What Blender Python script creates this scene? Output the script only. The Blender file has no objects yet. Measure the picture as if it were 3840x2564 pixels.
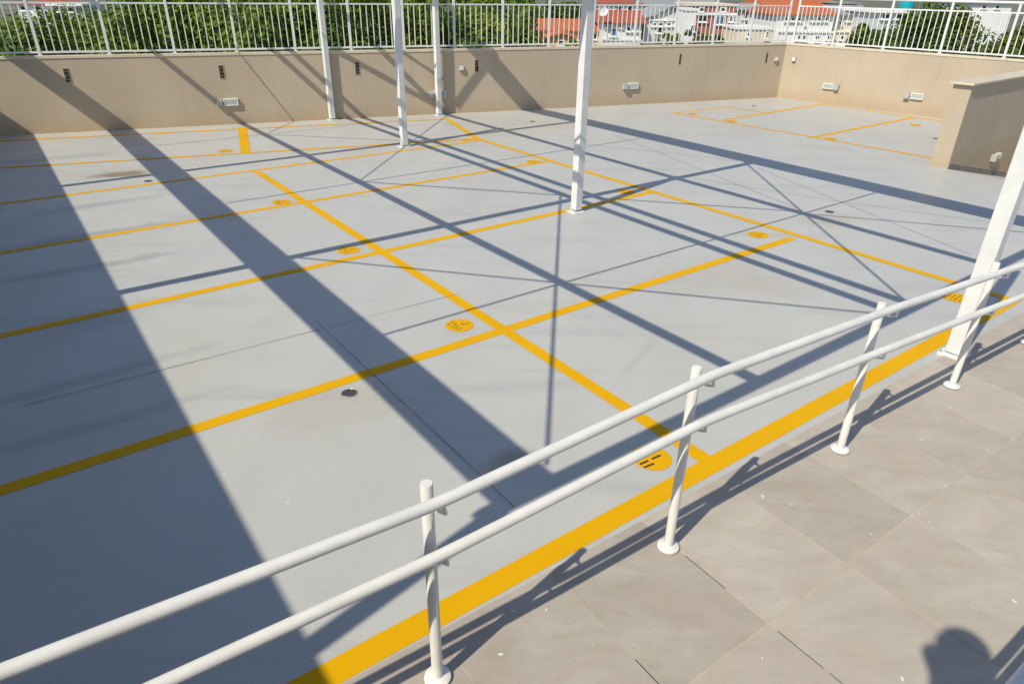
import bpy, bmesh, math, random
from mathutils import Vector, Matrix, noise

# ------------------------------------------------------------------ camera, sky, sun
SC = bpy.context.scene
COL = SC.collection
R = math.radians
CAM_H, PITCH, ROLL, FPX = 2.8, R(27.775), R(-0.8176), 2540.2
cam = bpy.data.cameras.new('camera')
cam.sensor_width = 36.0
cam.lens = 36.0 * FPX / 3840
cam.clip_start, cam.clip_end = 0.02, 4000
cam_o = bpy.data.objects.new('camera', cam)
cam_o.matrix_world = (Matrix.Translation((0, 0, CAM_H)) @ Matrix.Rotation(math.pi / 2 - PITCH, 4, 'X')
                      @ Matrix.Rotation(-ROLL, 4, 'Z'))
COL.objects.link(cam_o)
SC.camera = cam_o

SUN_AZ, SUN_EL = R(42.0), R(46.1)          # the way the light travels, and its height
COT = 1 / math.tan(SUN_EL)
world = bpy.data.worlds.new('World')
SC.world = world
world.use_nodes = True
wt = world.node_tree
sky = wt.nodes.new('ShaderNodeTexSky')
sky.sky_type = 'NISHITA'
sky.sun_disc = False
sky.sun_elevation = SUN_EL
sky.sun_rotation = SUN_AZ + math.pi
sky.dust_density = 0.5
sky.ozone_density = 2.5
wt.nodes['Background'].inputs[1].default_value = 0.13
wt.links.new(sky.outputs[0], wt.nodes['Background'].inputs[0])
sun = bpy.data.lights.new('sun', 'SUN')
sun.energy = 4.45
sun.angle = R(0.55)
sun.color = (1.0, 0.95, 0.80)
sun_o = bpy.data.objects.new('sun', sun)
sdir = Vector((math.sin(SUN_AZ) * math.cos(SUN_EL), math.cos(SUN_AZ) * math.cos(SUN_EL), -math.sin(SUN_EL)))
sun_o.rotation_euler = sdir.to_track_quat('-Z', 'Y').to_euler()
sun_o.location = (-20, -20, 30)
COL.objects.link(sun_o)
SC.view_settings.view_transform = 'Standard'
SC.view_settings.look = 'None'
SC.view_settings.gamma = 1.0
SC.view_settings.exposure = 0.0
SC.view_settings.use_curve_mapping = False

rnd = random.Random(7)

# ------------------------------------------------------------------ measuring helpers
_cp, _sp, _cr, _sr = math.cos(PITCH), math.sin(PITCH), math.cos(ROLL), math.sin(ROLL)
def sight(x, y):
    u, v = (x - 1920) / FPX, -(y - 1282) / FPX
    X, z = _cr * u + _sr * v, -_sr * u + _cr * v
    return Vector((X, _cp + z * _sp, -_sp + z * _cp))
def gp(x, y, z=0.0):
    """survey point of the deck (height z) read off the photograph"""
    r = sight(x, y)
    return Vector((0, 0, CAM_H)) + r * ((z - CAM_H) / r.z)
def at(x, y, D):
    """survey point at distance D ahead"""
    r = sight(x, y)
    return Vector((0, 0, CAM_H)) + r * (D / r.y)
def on_plane(x, y, n, off):
    r = sight(x, y)
    return Vector((0, 0, CAM_H)) + r * (off / (n.x * r.x + n.y * r.y))
def V2(a): return Vector((math.sin(a), math.cos(a), 0))
def right_of(d): return Vector((d.y, -d.x, 0))

# ------------------------------------------------------------------ materials
def new_mat(name):
    m = bpy.data.materials.new(name)
    m.use_nodes = True
    nt = m.node_tree
    return m, nt, nt.nodes['Principled BSDF']
def nd(nt, typ, **kw):
    n = nt.nodes.new(typ)
    for k, v in kw.items():
        if k.startswith('i_'):
            key = k[2:]
            n.inputs[int(key) if key.isdigit() else key.replace('_', ' ')].default_value = v
        else:
            setattr(n, k, v)
    return n
def mix(nt, a, b, fac, mode='MIX'):
    n = nt.nodes.new('ShaderNodeMix')
    n.data_type = 'RGBA'
    n.blend_type = mode
    for sock, val in ((n.inputs[0], fac), (n.inputs[6], a), (n.inputs[7], b)):
        if hasattr(val, 'is_linked'):
            nt.links.new(val, sock)
        elif isinstance(val, (int, float)):
            sock.default_value = val
        else:
            sock.default_value = (*val, 1)
    return n.outputs[2]
def noise_fac(nt, scale, detail=4, rough=0.55, lo=0.35, hi=0.65, vec=None, a=0.0, b=1.0, dist=0.0):
    n = nd(nt, 'ShaderNodeTexNoise', i_Scale=scale, i_Detail=detail, i_Roughness=rough, i_Distortion=dist)
    if vec is not None:
        nt.links.new(vec, n.inputs['Vector'])
    m = nd(nt, 'ShaderNodeMapRange', i_1=lo, i_2=hi, i_3=a, i_4=b)
    nt.links.new(n.outputs[0], m.inputs[0])
    return m.outputs[0]
def coords(nt, scale=(1, 1, 1), rot=0.0, loc=(0, 0, 0), src='Object'):
    t = nd(nt, 'ShaderNodeTexCoord')
    mp = nd(nt, 'ShaderNodeMapping')
    mp.inputs['Location'].default_value = loc
    mp.inputs['Rotation'].default_value = (0, 0, rot)
    mp.inputs['Scale'].default_value = scale
    nt.links.new(t.outputs[src], mp.inputs[0])
    return mp.outputs[0]
def bump(nt, bs, height, strength=0.2, distance=0.01):
    b = nd(nt, 'ShaderNodeBump', i_Strength=strength, i_Distance=distance)
    nt.links.new(height, b.inputs['Height'])
    nt.links.new(b.outputs[0], bs.inputs['Normal'])
def simple(name, col, rough=0.5, var=0.06, scale=3.0, metal=0.0, bump_s=0.0, spec=0.4):
    m, nt, bs = new_mat(name)
    v = coords(nt)
    f = noise_fac(nt, scale, 5, 0.6, 0.3, 0.7, v)
    c = mix(nt, tuple(x * (1 - var) for x in col), tuple(min(1, x * (1 + var)) for x in col), f)
    nt.links.new(c, bs.inputs['Base Color'])
    bs.inputs['Roughness'].default_value = rough
    bs.inputs['Metallic'].default_value = metal
    bs.inputs['Specular IOR Level'].default_value = spec
    if bump_s:
        bump(nt, bs, noise_fac(nt, scale * 25, 3, 0.5, 0.2, 0.8, v), bump_s, 0.004)
    return m

def deck_material():
    m, nt, bs = new_mat('grey_deck_paint')
    v = coords(nt)
    c = mix(nt, (0.46, 0.45, 0.425), (0.50, 0.487, 0.457), noise_fac(nt, 0.55, 6, 0.6, 0.3, 0.7, v))
    c = mix(nt, c, (0.41, 0.395, 0.375), noise_fac(nt, 2.6, 6, 0.65, 0.52, 0.85, v, 0, 0.35))
    # smeared squeegee marks running with the parking lines
    sv = coords(nt, (0.35, 2.4, 1), R(-37.5))
    c = mix(nt, c, (0.345, 0.335, 0.325), noise_fac(nt, 1.1, 5, 0.6, 0.54, 0.80, sv, 0, 0.65, 0.4))
    # beige dust
    c = mix(nt, c, (0.48, 0.43, 0.35), noise_fac(nt, 0.22, 4, 0.6, 0.50, 0.78, coords(nt, loc=(4, 9, 0)), 0, 0.38))
    # roller laps across the bays and faint swirls left by turning tyres
    lap = nd(nt, 'ShaderNodeTexWave', wave_type='BANDS', bands_direction='X', i_Scale=0.42, i_Distortion=3.5, i_Detail=3.0)
    nt.links.new(coords(nt, (1, 0.25, 1), R(36.7)), lap.inputs['Vector'])
    lr = nd(nt, 'ShaderNodeMapRange', i_1=0.55, i_2=0.95, i_3=0.0, i_4=0.14)
    nt.links.new(lap.outputs[0], lr.inputs[0])
    c = mix(nt, c, (0.41, 0.40, 0.375), lr.outputs[0])
    for cx_, cy_, rr_, st_ in ((-0.4, 4.6, 0.9, 0.30), (1.9, 6.4, 1.3, 0.22), (-4.3, 10.2, 1.5, 0.22), (2.8, 12.6, 1.7, 0.2), (-1.6, 3.4, 0.6, 0.25)):
        vd = nd(nt, 'ShaderNodeVectorMath', operation='DISTANCE')
        nt.links.new(v, vd.inputs[0])
        vd.inputs[1].default_value = (cx_, cy_, 0)
        sb_ = nd(nt, 'ShaderNodeMath', operation='SUBTRACT', i_1=rr_)
        nt.links.new(vd.outputs[1], sb_.inputs[0])
        ab_ = nd(nt, 'ShaderNodeMath', operation='ABSOLUTE')
        nt.links.new(sb_.outputs[0], ab_.inputs[0])
        rg_ = nd(nt, 'ShaderNodeMapRange', i_1=0.07, i_2=0.0, i_3=0.0, i_4=st_)
        nt.links.new(ab_.outputs[0], rg_.inputs[0])
        ml_ = nd(nt, 'ShaderNodeMath', operation='MULTIPLY')
        nt.links.new(rg_.outputs[0], ml_.inputs[0])
        nt.links.new(noise_fac(nt, 1.7, 5, 0.65, 0.48, 0.66, coords(nt, loc=(cx_, 3, 0))), ml_.inputs[1])
        c = mix(nt, c, (0.36, 0.355, 0.34), ml_.outputs[0])
    # fine specks
    c = mix(nt, c, (0.36, 0.36, 0.35), noise_fac(nt, 30, 3, 0.55, 0.68, 0.73, v, 0, 0.6))
    c = mix(nt, c, (0.68, 0.68, 0.66), noise_fac(nt, 24, 2, 0.5, 0.735, 0.765, coords(nt, loc=(3, 1, 0)), 0, 0.6))
    # dried puddle stains: x, y, half length, half width, turn, strength, colour
    stains = [(-6.36, 10.98, 0.46, 0.24, 20, 1.0, (0.20, 0.145, 0.085)), (-6.4, 11.2, 0.9, 0.45, 25, 0.30, (0.42, 0.36, 0.27)),
              (2.3, 6.95, 0.85, 0.55, 30, 0.40, (0.42, 0.37, 0.29)), (2.75, 6.6, 0.55, 0.35, 10, 0.35, (0.44, 0.38, 0.3)),
              (0.02, 3.62, 0.22, 0.12, 30, 0.75, (0.30, 0.25, 0.2)), (-1.25, 4.25, 0.6, 0.4, 20, 0.42, (0.44, 0.38, 0.29)),
              (6.1, 13.9, 0.75, 0.3, 140, 0.40, (0.44, 0.38, 0.31)), (4.35, 9.1, 0.55, 0.4, 30, 0.50, (0.44, 0.37, 0.28)),
              (0.3, 15.6, 1.6, 0.7, 30, 0.32, (0.52, 0.44, 0.33)), (-2.7, 4.9, 0.9, 0.5, 70, 0.22, (0.44, 0.4, 0.32)),
              (-9.2, 14.1, 3.5, 0.25, 22, 0.25, (0.52, 0.42, 0.3)),
              # dark mop smears where the deck stays damp
              (-5.3, 7.9, 1.3, 0.16, 36, 0.55, (0.24, 0.24, 0.24)), (-4.7, 6.9, 1.1, 0.13, 34, 0.55, (0.25, 0.25, 0.25)), (-5.9, 9.2, 1.0, 0.14, 40, 0.45, (0.25, 0.25, 0.25)),
              (-3.4, 4.55, 1.0, 0.10, 38, 0.45, (0.26, 0.26, 0.26)), (-2.9, 4.0, 0.8, 0.09, 35, 0.40, (0.27, 0.27, 0.27)), (-8.2, 11.9, 1.5, 0.2, 30, 0.35, (0.27, 0.27, 0.27)),
              (-3.9, 5.6, 0.9, 0.3, 45, 0.3, (0.3, 0.29, 0.28)), (1.1, 5.1, 0.5, 0.06, 60, 0.25, (0.33, 0.32, 0.31)), (-2.2, 9.9, 0.7, 0.06, 20, 0.22, (0.33, 0.32, 0.31))]
    warp = nd(nt, 'ShaderNodeTexNoise', i_Scale=2.2, i_Detail=5.0, i_Roughness=0.6)
    nt.links.new(v, warp.inputs['Vector'])
    for x, y, a, b, t, s, col in stains:
        mp = nd(nt, 'ShaderNodeMapping', vector_type='TEXTURE')
        mp.inputs['Location'].default_value = (x, y, 0)
        mp.inputs['Rotation'].default_value = (0, 0, R(t))
        mp.inputs['Scale'].default_value = (a, b, 1)
        nt.links.new(v, mp.inputs[0])
        ln = nd(nt, 'ShaderNodeVectorMath', operation='LENGTH')
        nt.links.new(mp.outputs[0], ln.inputs[0])
        ad = nd(nt, 'ShaderNodeMath', operation='MULTIPLY_ADD', i_1=1.4, i_2=-0.7)
        nt.links.new(warp.outputs[0], ad.inputs[0])
        sm = nd(nt, 'ShaderNodeMath', operation='ADD')
        nt.links.new(ln.outputs[1], sm.inputs[0])
        nt.links.new(ad.outputs[0], sm.inputs[1])
        mr = nd(nt, 'ShaderNodeMapRange', i_1=1.15, i_2=0.45, i_3=0.0, i_4=s)
        nt.links.new(sm.outputs[0], mr.inputs[0])
        c = mix(nt, c, col, mr.outputs[0])
    nt.links.new(c, bs.inputs['Base Color'])
    rr = noise_fac(nt, 1.3, 4, 0.6, 0.3, 0.7, v, 0.36, 0.52)
    nt.links.new(rr, bs.inputs['Roughness'])
    bs.inputs['Specular IOR Level'].default_value = 0.5
    bump(nt, bs, noise_fac(nt, 14, 5, 0.6, 0.2, 0.8, v), 0.12, 0.006)
    return m
def yellow_material():
    m, nt, bs = new_mat('yellow_road_paint')
    v = coords(nt)
    c = mix(nt, (0.67, 0.345, 0.001), (0.71, 0.375, 0.001), noise_fac(nt, 1.5, 5, 0.6, 0.3, 0.7, v))
    c = mix(nt, c, (0.56, 0.26, 0.01), noise_fac(nt, 7, 5, 0.65, 0.58, 0.8, v, 0, 0.4))
    c = mix(nt, c, (0.45, 0.26, 0.05), noise_fac(nt, 16, 5, 0.7, 0.66, 0.74, v, 0, 0.5))
    nt.links.new(c, bs.inputs['Base Color'])
    bs.inputs['Roughness'].default_value = 0.6
    bs.inputs['Specular IOR Level'].default_value = 0.12
    return m
def render_material(name, col):
    m, nt, bs = new_mat(name)
    v = coords(nt)
    c = mix(nt, tuple(x * 0.92 for x in col), tuple(x * 1.05 for x in col), noise_fac(nt, 0.7, 6, 0.6, 0.3, 0.7, v))
    # rain streaks down the render
    st = coords(nt, (4.0, 4.0, 0.35))
    c = mix(nt, c, tuple(x * 0.80 for x in col), noise_fac(nt, 1.6, 6, 0.65, 0.52, 0.82, st, 0, 0.5))
    # splash band of dirt at the foot, with an uneven upper edge
    t = nd(nt, 'ShaderNodeTexCoord')
    sp = nd(nt, 'ShaderNodeSeparateXYZ')
    nt.links.new(t.outputs['Object'], sp.inputs[0])
    nz = nd(nt, 'ShaderNodeTexNoise', i_Scale=1.7, i_Detail=6.0, i_Roughness=0.65)
    nt.links.new(v, nz.inputs['Vector'])
    ma = nd(nt, 'ShaderNodeMath', operation='MULTIPLY_ADD', i_1=-0.35, i_2=0.17)
    nt.links.new(nz.outputs[0], ma.inputs[0])
    ad = nd(nt, 'ShaderNodeMath', operation='ADD')
    nt.links.new(sp.outputs[2], ad.inputs[0])
    nt.links.new(ma.outputs[0], ad.inputs[1])
    mr = nd(nt, 'ShaderNodeMapRange', i_1=0.34, i_2=0.02, i_3=0.0, i_4=0.5)
    nt.links.new(ad.outputs[0], mr.inputs[0])
    c = mix(nt, c, (col[0] * 0.86, col[1] * 0.74, col[2] * 0.58), mr.outputs[0])
    nt.links.new(c, bs.inputs['Base Color'])
    bs.inputs['Roughness'].default_value = 0.85
    bs.inputs['Specular IOR Level'].default_value = 0.2
    bump(nt, bs, noise_fac(nt, 45, 4, 0.6, 0.2, 0.8, v), 0.25, 0.004)
    return m
def tile_material():
    m, nt, bs = new_mat('beige_porcelain_tile')
    v = coords(nt, src='Object')
    oi = nd(nt, 'ShaderNodeObjectInfo')
    wv = nd(nt, 'ShaderNodeVectorMath', operation='MULTIPLY_ADD')
    tc = nd(nt, 'ShaderNodeNewGeometry')
    cmb = nd(nt, 'ShaderNodeCombineXYZ')
    mu = nd(nt, 'ShaderNodeMath', operation='MULTIPLY', i_1=37.0)
    nt.links.new(oi.outputs['Random'], mu.inputs[0])
    nt.links.new(mu.outputs[0], cmb.inputs[0])
    wv.inputs[1].default_value = (1, 1, 1)
    nt.links.new(tc.outputs['Position'], wv.inputs[0])
    nt.links.new(cmb.outputs[0], wv.inputs[2])
    vv = wv.outputs[0]
    mp = nd(nt, 'ShaderNodeMapping')
    mp.inputs['Scale'].default_value = (1.1, 2.6, 1)
    mp.inputs['Rotation'].default_value = (0, 0, 0.5)
    nt.links.new(vv, mp.inputs[0])
    c = mix(nt, (0.39, 0.332, 0.272), (0.48, 0.422, 0.36), noise_fac(nt, 1.6, 7, 0.62, 0.3, 0.7, mp.outputs[0], dist=0.6))
    c = mix(nt, c, (0.40, 0.305, 0.225), noise_fac(nt, 2.3, 7, 0.68, 0.52, 0.8, vv, 0, 0.65, 0.3))
    c = mix(nt, c, (0.33, 0.285, 0.245), noise_fac(nt, 8, 8, 0.72, 0.50, 0.85, mp.outputs[0], 0, 0.75, 0.5))
    sh = nd(nt, 'ShaderNodeMapRange', i_3=0.92, i_4=1.07)
    nt.links.new(oi.outputs['Random'], sh.inputs[0])
    hs = nd(nt, 'ShaderNodeHueSaturation')
    nt.links.new(sh.outputs[0], hs.inputs['Value'])
    nt.links.new(c, hs.inputs['Color'])
    c = mix(nt, hs.outputs[0], (0.75, 0.72, 0.68), noise_fac(nt, 17, 2, 0.5, 0.755, 0.775, vv, 0, 0.8))
    c = mix(nt, c, (0.2, 0.18, 0.16), noise_fac(nt, 21, 2, 0.5, 0.755, 0.775, mp.outputs[0], 0, 0.6))
    nt.links.new(c, bs.inputs['Base Color'])
    bs.inputs['Roughness'].default_value = 0.6
    bs.inputs['Specular IOR Level'].default_value = 0.3
    return m
def leaf_material(name, dark, light, warm):
    m, nt, bs = new_mat(name)
    g = nd(nt, 'ShaderNodeNewGeometry')
    c = mix(nt, dark, light, g.outputs['Random Per Island'])
    f = noise_fac(nt, 0.35, 4, 0.6, 0.35, 0.68, coords(nt))
    c = mix(nt, c, warm, f)
    c2 = mix(nt, c, (0.010, 0.016, 0.006), noise_fac(nt, 0.9, 3, 0.5, 0.60, 0.75, coords(nt, loc=(9, 2, 4)), 0, 0.25))
    nt.links.new(c2, bs.inputs['Base Color'])
    bs.inputs['Roughness'].default_value = 0.55
    bs.inputs['Specular IOR Level'].default_value = 0.25
    tr = nd(nt, 'ShaderNodeBsdfTranslucent')
    nt.links.new(c2, tr.inputs[0])
    mx = nd(nt, 'ShaderNodeMixShader', i_0=0.25)
    nt.links.new(bs.outputs[0], mx.inputs[1])
    nt.links.new(tr.outputs[0], mx.inputs[2])
    nt.links.new(mx.outputs[0], nt.nodes['Material Output'].inputs[0])
    return m
def rooftile_material(name, col):
    m, nt, bs = new_mat(name)
    v = coords(nt)
    w = nd(nt, 'ShaderNodeTexWave', wave_type='BANDS', bands_direction='X', i_Scale=1.6, i_Distortion=0.4)
    nt.links.new(v, w.inputs['Vector'])
    c = mix(nt, tuple(x * 0.72 for x in col), col, w.outputs[0])
    c = mix(nt, c, tuple(x * 0.45 for x in col), noise_fac(nt, 1.3, 5, 0.65, 0.5, 0.8, v, 0, 0.6))
    nt.links.new(c, bs.inputs['Base Color'])
    bs.inputs['Roughness'].default_value = 0.85
    bump(nt, bs, w.outputs[0], 0.5, 0.05)
    return m
def brick_material():
    m, nt, bs = new_mat('red_house_brick')
    b = nd(nt, 'ShaderNodeTexBrick', i_Scale=3.2)
    b.inputs['Color1'].default_value = (0.33, 0.085, 0.05, 1)
    b.inputs['Color2'].default_value = (0.26, 0.07, 0.045, 1)
    b.inputs['Mortar'].default_value = (0.36, 0.24, 0.18, 1)
    v = coords(nt)
    mp = nd(nt, 'ShaderNodeMapping')
    mp.inputs['Rotation'].default_value = (R(90), 0, 0)
    nt.links.new(v, mp.inputs[0])
    nt.links.new(mp.outputs[0], b.inputs['Vector'])
    nt.links.new(b.outputs[0], bs.inputs['Base Color'])
    bs.inputs['Roughness'].default_value = 0.9
    return m
def glass_material(name, col=(0.02, 0.025, 0.03)):
    m, nt, bs = new_mat(name)
    c = mix(nt, col, tuple(x * 2.2 for x in col), noise_fac(nt, 2.0, 3, 0.5, 0.35, 0.7, coords(nt)))
    nt.links.new(c, bs.inputs['Base Color'])
    bs.inputs['Roughness'].default_value = 0.12
    return m

M = dict(
    deck=deck_material(), yellow=yellow_material(), tile=tile_material(),
    wall=render_material('beige_wall_render', (0.475, 0.388, 0.287)),
    coping=simple('cream_stone_coping', (0.60, 0.51, 0.38), 0.6, 0.12, 4),
    white=simple('white_steel_paint', (0.70, 0.695, 0.68), 0.42, 0.06, 5),
    pipe=simple('white_pipe_paint', (0.73, 0.70, 0.655), 0.42, 0.10, 5, bump_s=0.02),
    grout=simple('pale_grout', (0.52, 0.43, 0.32), 0.9, 0.2, 3),
    crack=simple('dark_joint_filler', (0.24, 0.23, 0.22), 0.9, 0.3, 8),
    ink=simple('black_stencil_paint', (0.02, 0.018, 0.015), 0.6, 0.2, 20),
    iron=simple('dark_cast_metal', (0.22, 0.21, 0.19), 0.45, 0.4, 30, metal=0.6),
    iron_l=simple('worn_steel', (0.42, 0.42, 0.42), 0.4, 0.3, 40, metal=0.7),
    hole_shade=simple('painted_hole_shade', (0.035, 0.028, 0.02), 0.9, 0.2, 10),  # dark colour standing for the shade inside vent slots and drains
    frame=simple('white_plastic', (0.72, 0.71, 0.68), 0.4, 0.05, 10),
    lens=simple('ribbed_glass_lens', (0.36, 0.42, 0.42), 0.15, 0.15, 20, spec=0.6),
    boxg=simple('grey_plastic_box', (0.42, 0.42, 0.38), 0.5, 0.08, 10),
    skirt=simple('grey_granite_skirting', (0.20, 0.18, 0.16), 0.6, 0.35, 14),
    roofsheet=simple('metal_roof_sheet', (0.55, 0.56, 0.57), 0.5, 0.08, 2),
    leaf=leaf_material('leaf_green', (0.028, 0.070, 0.006), (0.125, 0.235, 0.012), (0.18, 0.235, 0.012)),
    leaf2=leaf_material('leaf_deep_green', (0.028, 0.060, 0.006), (0.10, 0.165, 0.013), (0.125, 0.155, 0.012)),
    bark=simple('bark', (0.09, 0.065, 0.045), 0.9, 0.35, 5),
    hwhite=simple('white_house_paint', (0.78, 0.77, 0.74), 0.85, 0.07, 0.8),
    hgrey=simple('pale_grey_house_paint', (0.56, 0.57, 0.56), 0.85, 0.1, 0.8),
    hyellow=simple('ochre_house_paint', (0.72, 0.40, 0.11), 0.85, 0.1, 0.8),
    hcream=simple('cream_house_paint', (0.68, 0.58, 0.44), 0.85, 0.1, 0.8),
    hbrick=brick_material(),
    roof_o=rooftile_material('orange_clay_tile', (0.60, 0.155, 0.045)),
    roof_r=rooftile_material('red_clay_tile', (0.46, 0.11, 0.055)),
    roof_g=rooftile_material('grey_fibre_roof', (0.36, 0.36, 0.36)),
    pane=glass_material('window_glass'), pane_b=glass_material('bluish_window_glass', (0.05, 0.09, 0.16)),
    teal=simple('teal_tank_plastic', (0.01, 0.36, 0.42), 0.4, 0.1, 2),
    purple=simple('purple_paint', (0.16, 0.08, 0.26), 0.7, 0.1, 2),
    ground=simple('town_ground', (0.14, 0.14, 0.10), 0.95, 0.4, 0.05),
    awning=simple('white_awning_cloth', (0.80, 0.79, 0.77), 0.8, 0.04, 2),
    orange_cloth=simple('orange_cloth', (0.75, 0.16, 0.02), 0.8, 0.1, 2),
    skin=simple('skin', (0.42, 0.25, 0.17), 0.6, 0.06, 8),
    shirt=simple('dark_shirt_cloth', (0.05, 0.055, 0.075), 0.9, 0.2, 12),
    hair=simple('dark_hair', (0.03, 0.02, 0.015), 0.6, 0.3, 30),
    black=simple('black_camera_body', (0.02, 0.02, 0.02), 0.4, 0.1, 10),
)

# ------------------------------------------------------------------ building helpers
class MB:
    """collects shapes and links them as one mesh object"""
    def __init__(self):
        self.v, self.f = [], []
    def box(self, c, sx, sy, sz, d=(1, 0, 0), up=(0, 0, 1)):
        c, d, up = Vector(c), Vector(d).normalized(), Vector(up)
        s = up.cross(d).normalized()
        up = d.cross(s).normalized()
        b = len(self.v)
        for i in (-1, 1):
            for j in (-1, 1):
                for k in (-1, 1):
                    self.v.append(c + d * (i * sx / 2) + s * (j * sy / 2) + up * (k * sz / 2))
        self.f += [tuple(b + q for q in f) for f in ((0, 1, 3, 2), (4, 6, 7, 5), (0, 4, 5, 1), (2, 3, 7, 6), (0, 2, 6, 4), (1, 5, 7, 3))]
        return self
    def bar(self, p, q, w, h):
        p, q = Vector(p), Vector(q)
        return self.box((p + q) / 2, (q - p).length, w, h, q - p, (0, 0, 1) if abs((q - p).normalized().z) < 0.95 else (0, 1, 0))
    def tube(self, pts, r, n=12, caps=True):
        pts = [Vector(p) for p in pts]
        rs = r if isinstance(r, (list, tuple)) else [r] * len(pts)
        b = len(self.v)
        ref = None
        for i, p in enumerate(pts):
            t = (pts[min(i + 1, len(pts) - 1)] - pts[max(i - 1, 0)]).normalized()
            if ref is None:
                ref = Vector((0, 0, 1)) if abs(t.z) < 0.9 else Vector((1, 0, 0))
            a = t.cross(ref).normalized()
            c = a.cross(t).normalized()
            ref = c
            for k in range(n):
                an = 2 * math.pi * k / n
                self.v.append(p + (a * math.cos(an) + c * math.sin(an)) * rs[i])
        for i in range(len(pts) - 1):
            for k in range(n):
                k2 = (k + 1) % n
                self.f.append((b + i * n + k, b + i * n + k2, b + (i + 1) * n + k2, b + (i + 1) * n + k))
        if caps:
            self.f.append(tuple(b + k for k in reversed(range(n))))
            self.f.append(tuple(b + (len(pts) - 1) * n + k for k in range(n)))
        return self
    def prism(self, poly, z0, z1):
        b, n = len(self.v), len(poly)
        ar = sum(poly[i][0] * poly[(i + 1) % n][1] - poly[(i + 1) % n][0] * poly[i][1] for i in range(n))
        if ar < 0:
            poly = poly[::-1]
        for p in poly: self.v.append(Vector((p[0], p[1], z0)))
        for p in poly: self.v.append(Vector((p[0], p[1], z1)))
        self.f.append(tuple(b + i for i in reversed(range(n))))
        self.f.append(tuple(b + n + i for i in range(n)))
        for i in range(n):
            j = (i + 1) % n
            self.f.append((b + i, b + j, b + n + j, b + n + i))
        return self
    def face(self, pts):
        b = len(self.v)
        self.v += [Vector(p) for p in pts]
        self.f.append(tuple(range(b, b + len(pts))))
        return self
    def build(self, name, mat, parent=None, origin=None, smooth=False, bevel=0.0):
        o0 = Vector(origin) if origin is not None else Vector((0, 0, 0))
        me = bpy.data.meshes.new(name)
        me.from_pydata([tuple(v - o0) for v in self.v], [], self.f)
        me.materials.append(M[mat] if isinstance(mat, str) else mat)
        if smooth:
            me.polygons.foreach_set('use_smooth', [True] * len(me.polygons))
            try:
                me.set_sharp_from_angle(angle=R(40))
            except Exception:
                pass
        me.update()
        o = bpy.data.objects.new(name, me)
        COL.objects.link(o)
        if parent is not None:
            o.parent = parent
            o.matrix_parent_inverse = Matrix.Identity(4)
            base = world_loc(parent)
            o.location = o0 - base
        else:
            o.location = o0
        if bevel:
            md = o.modifiers.new('bevel', 'BEVEL')
            md.width = bevel
            md.segments = 2
            md.limit_method = 'ANGLE'
        return o
def world_loc(o):
    l = o.location.copy()
    while o.parent is not None:
        o = o.parent
        l = l + o.location
    return l
def tag(o, label, cat, group=None):
    o['label'], o['category'] = label, cat
    if group: o['group'] = group
    return o
def thing(name, label, cat, loc, group=None):
    o = bpy.data.objects.new(name, None)
    o.location = loc
    o.empty_display_size = 0.2
    COL.objects.link(o)
    return tag(o, label, cat, group)
def struct(o):
    o['kind'] = 'structure'
    return o
def share(src, name, parent, loc, rot=None):
    """another piece with the same mesh"""
    o = bpy.data.objects.new(name, src.data)
    COL.objects.link(o)
    o.parent = parent
    o.location = Vector(loc) - (world_loc(parent) if parent else Vector((0, 0, 0)))
    if rot is not None: o.rotation_euler = rot
    return o

# ------------------------------------------------------------------ setting: deck, ramp, paving, town ground
GZ = -8.0
WD = V2(R(68.76)); WN = right_of(WD); WOFF = -16.63          # long wall line
CORNER = Vector((7.6, 20.8, 0))
RD = V2(R(138.02)); RN = right_of(RD)                         # short wall, running from the corner towards the viewer
SD = V2(R(51.5)); SN = right_of(SD)                           # ramp wall
S_START = Vector((7.70, 12.15, 0))
S_END = CORNER + RD * 6.85
def wpt(s, z=0.0, out=0.0):
    """point on the long wall's face; out = metres proud of it (towards the viewer)"""
    p = WD * s + WN * (WOFF + out)
    return Vector((p.x, p.y, z))
def rpt(u, z=0.0, out=0.0):
    p = CORNER + RD * u + RN * out
    return Vector((p.x, p.y, z))
wl = wpt(-9)
deck_poly = [(wl.x - WN.x * 0.1, wl.y - WN.y * 0.1), (CORNER.x + 0.05, CORNER.y + 0.12), (S_END - SN * 0.15)[:2], (S_START - SN * 0.15)[:2],
             (S_START.x, S_START.y), (9.88, 9.41), (14.6, 13.15), (17, 6), (9, -5), (-14, -9), (-17, 9)]
deck = struct(MB().prism(deck_poly, -0.35, 0.0).build('deck_floor', 'deck'))

def strip(p, q, w, z, name, mat, parent, h=0.0015, uneven=True):
    p, q = Vector((p[0], p[1], 0)), Vector((q[0], q[1], 0))
    L = (q - p).length
    d = (q - p).normalized(); s = right_of(d)
    n = max(1, int(L / 0.25)) if uneven else 1
    left, right = [], []
    for i in range(n + 1):
        c = p + d * (L * i / n)
        j = 0.0018 if uneven else 0
        left.append(c - s * (w / 2 + rnd.uniform(-j, j)))
        right.append(c + s * (w / 2 + rnd.uniform(-j, j)))
    m = MB()
    for i in range(n):
        m.face([(left[i].x, left[i].y, z), (right[i].x, right[i].y, z), (right[i + 1].x, right[i + 1].y, z), (left[i + 1].x, left[i + 1].y, z)])
    for f in range(len(m.f)):
        m.f[f] = tuple(reversed(m.f[f])) if False else m.f[f]
    o = m.build(name, mat, parent)
    me = o.data
    bm = bmesh.new(); bm.from_mesh(me); bmesh.ops.remove_doubles(bm, verts=bm.verts, dist=1e-5)
    for f in bm.faces:
        if f.normal.z < 0: f.normal_flip()
    bm.to_mesh(me); bm.free()
    return o

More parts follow.
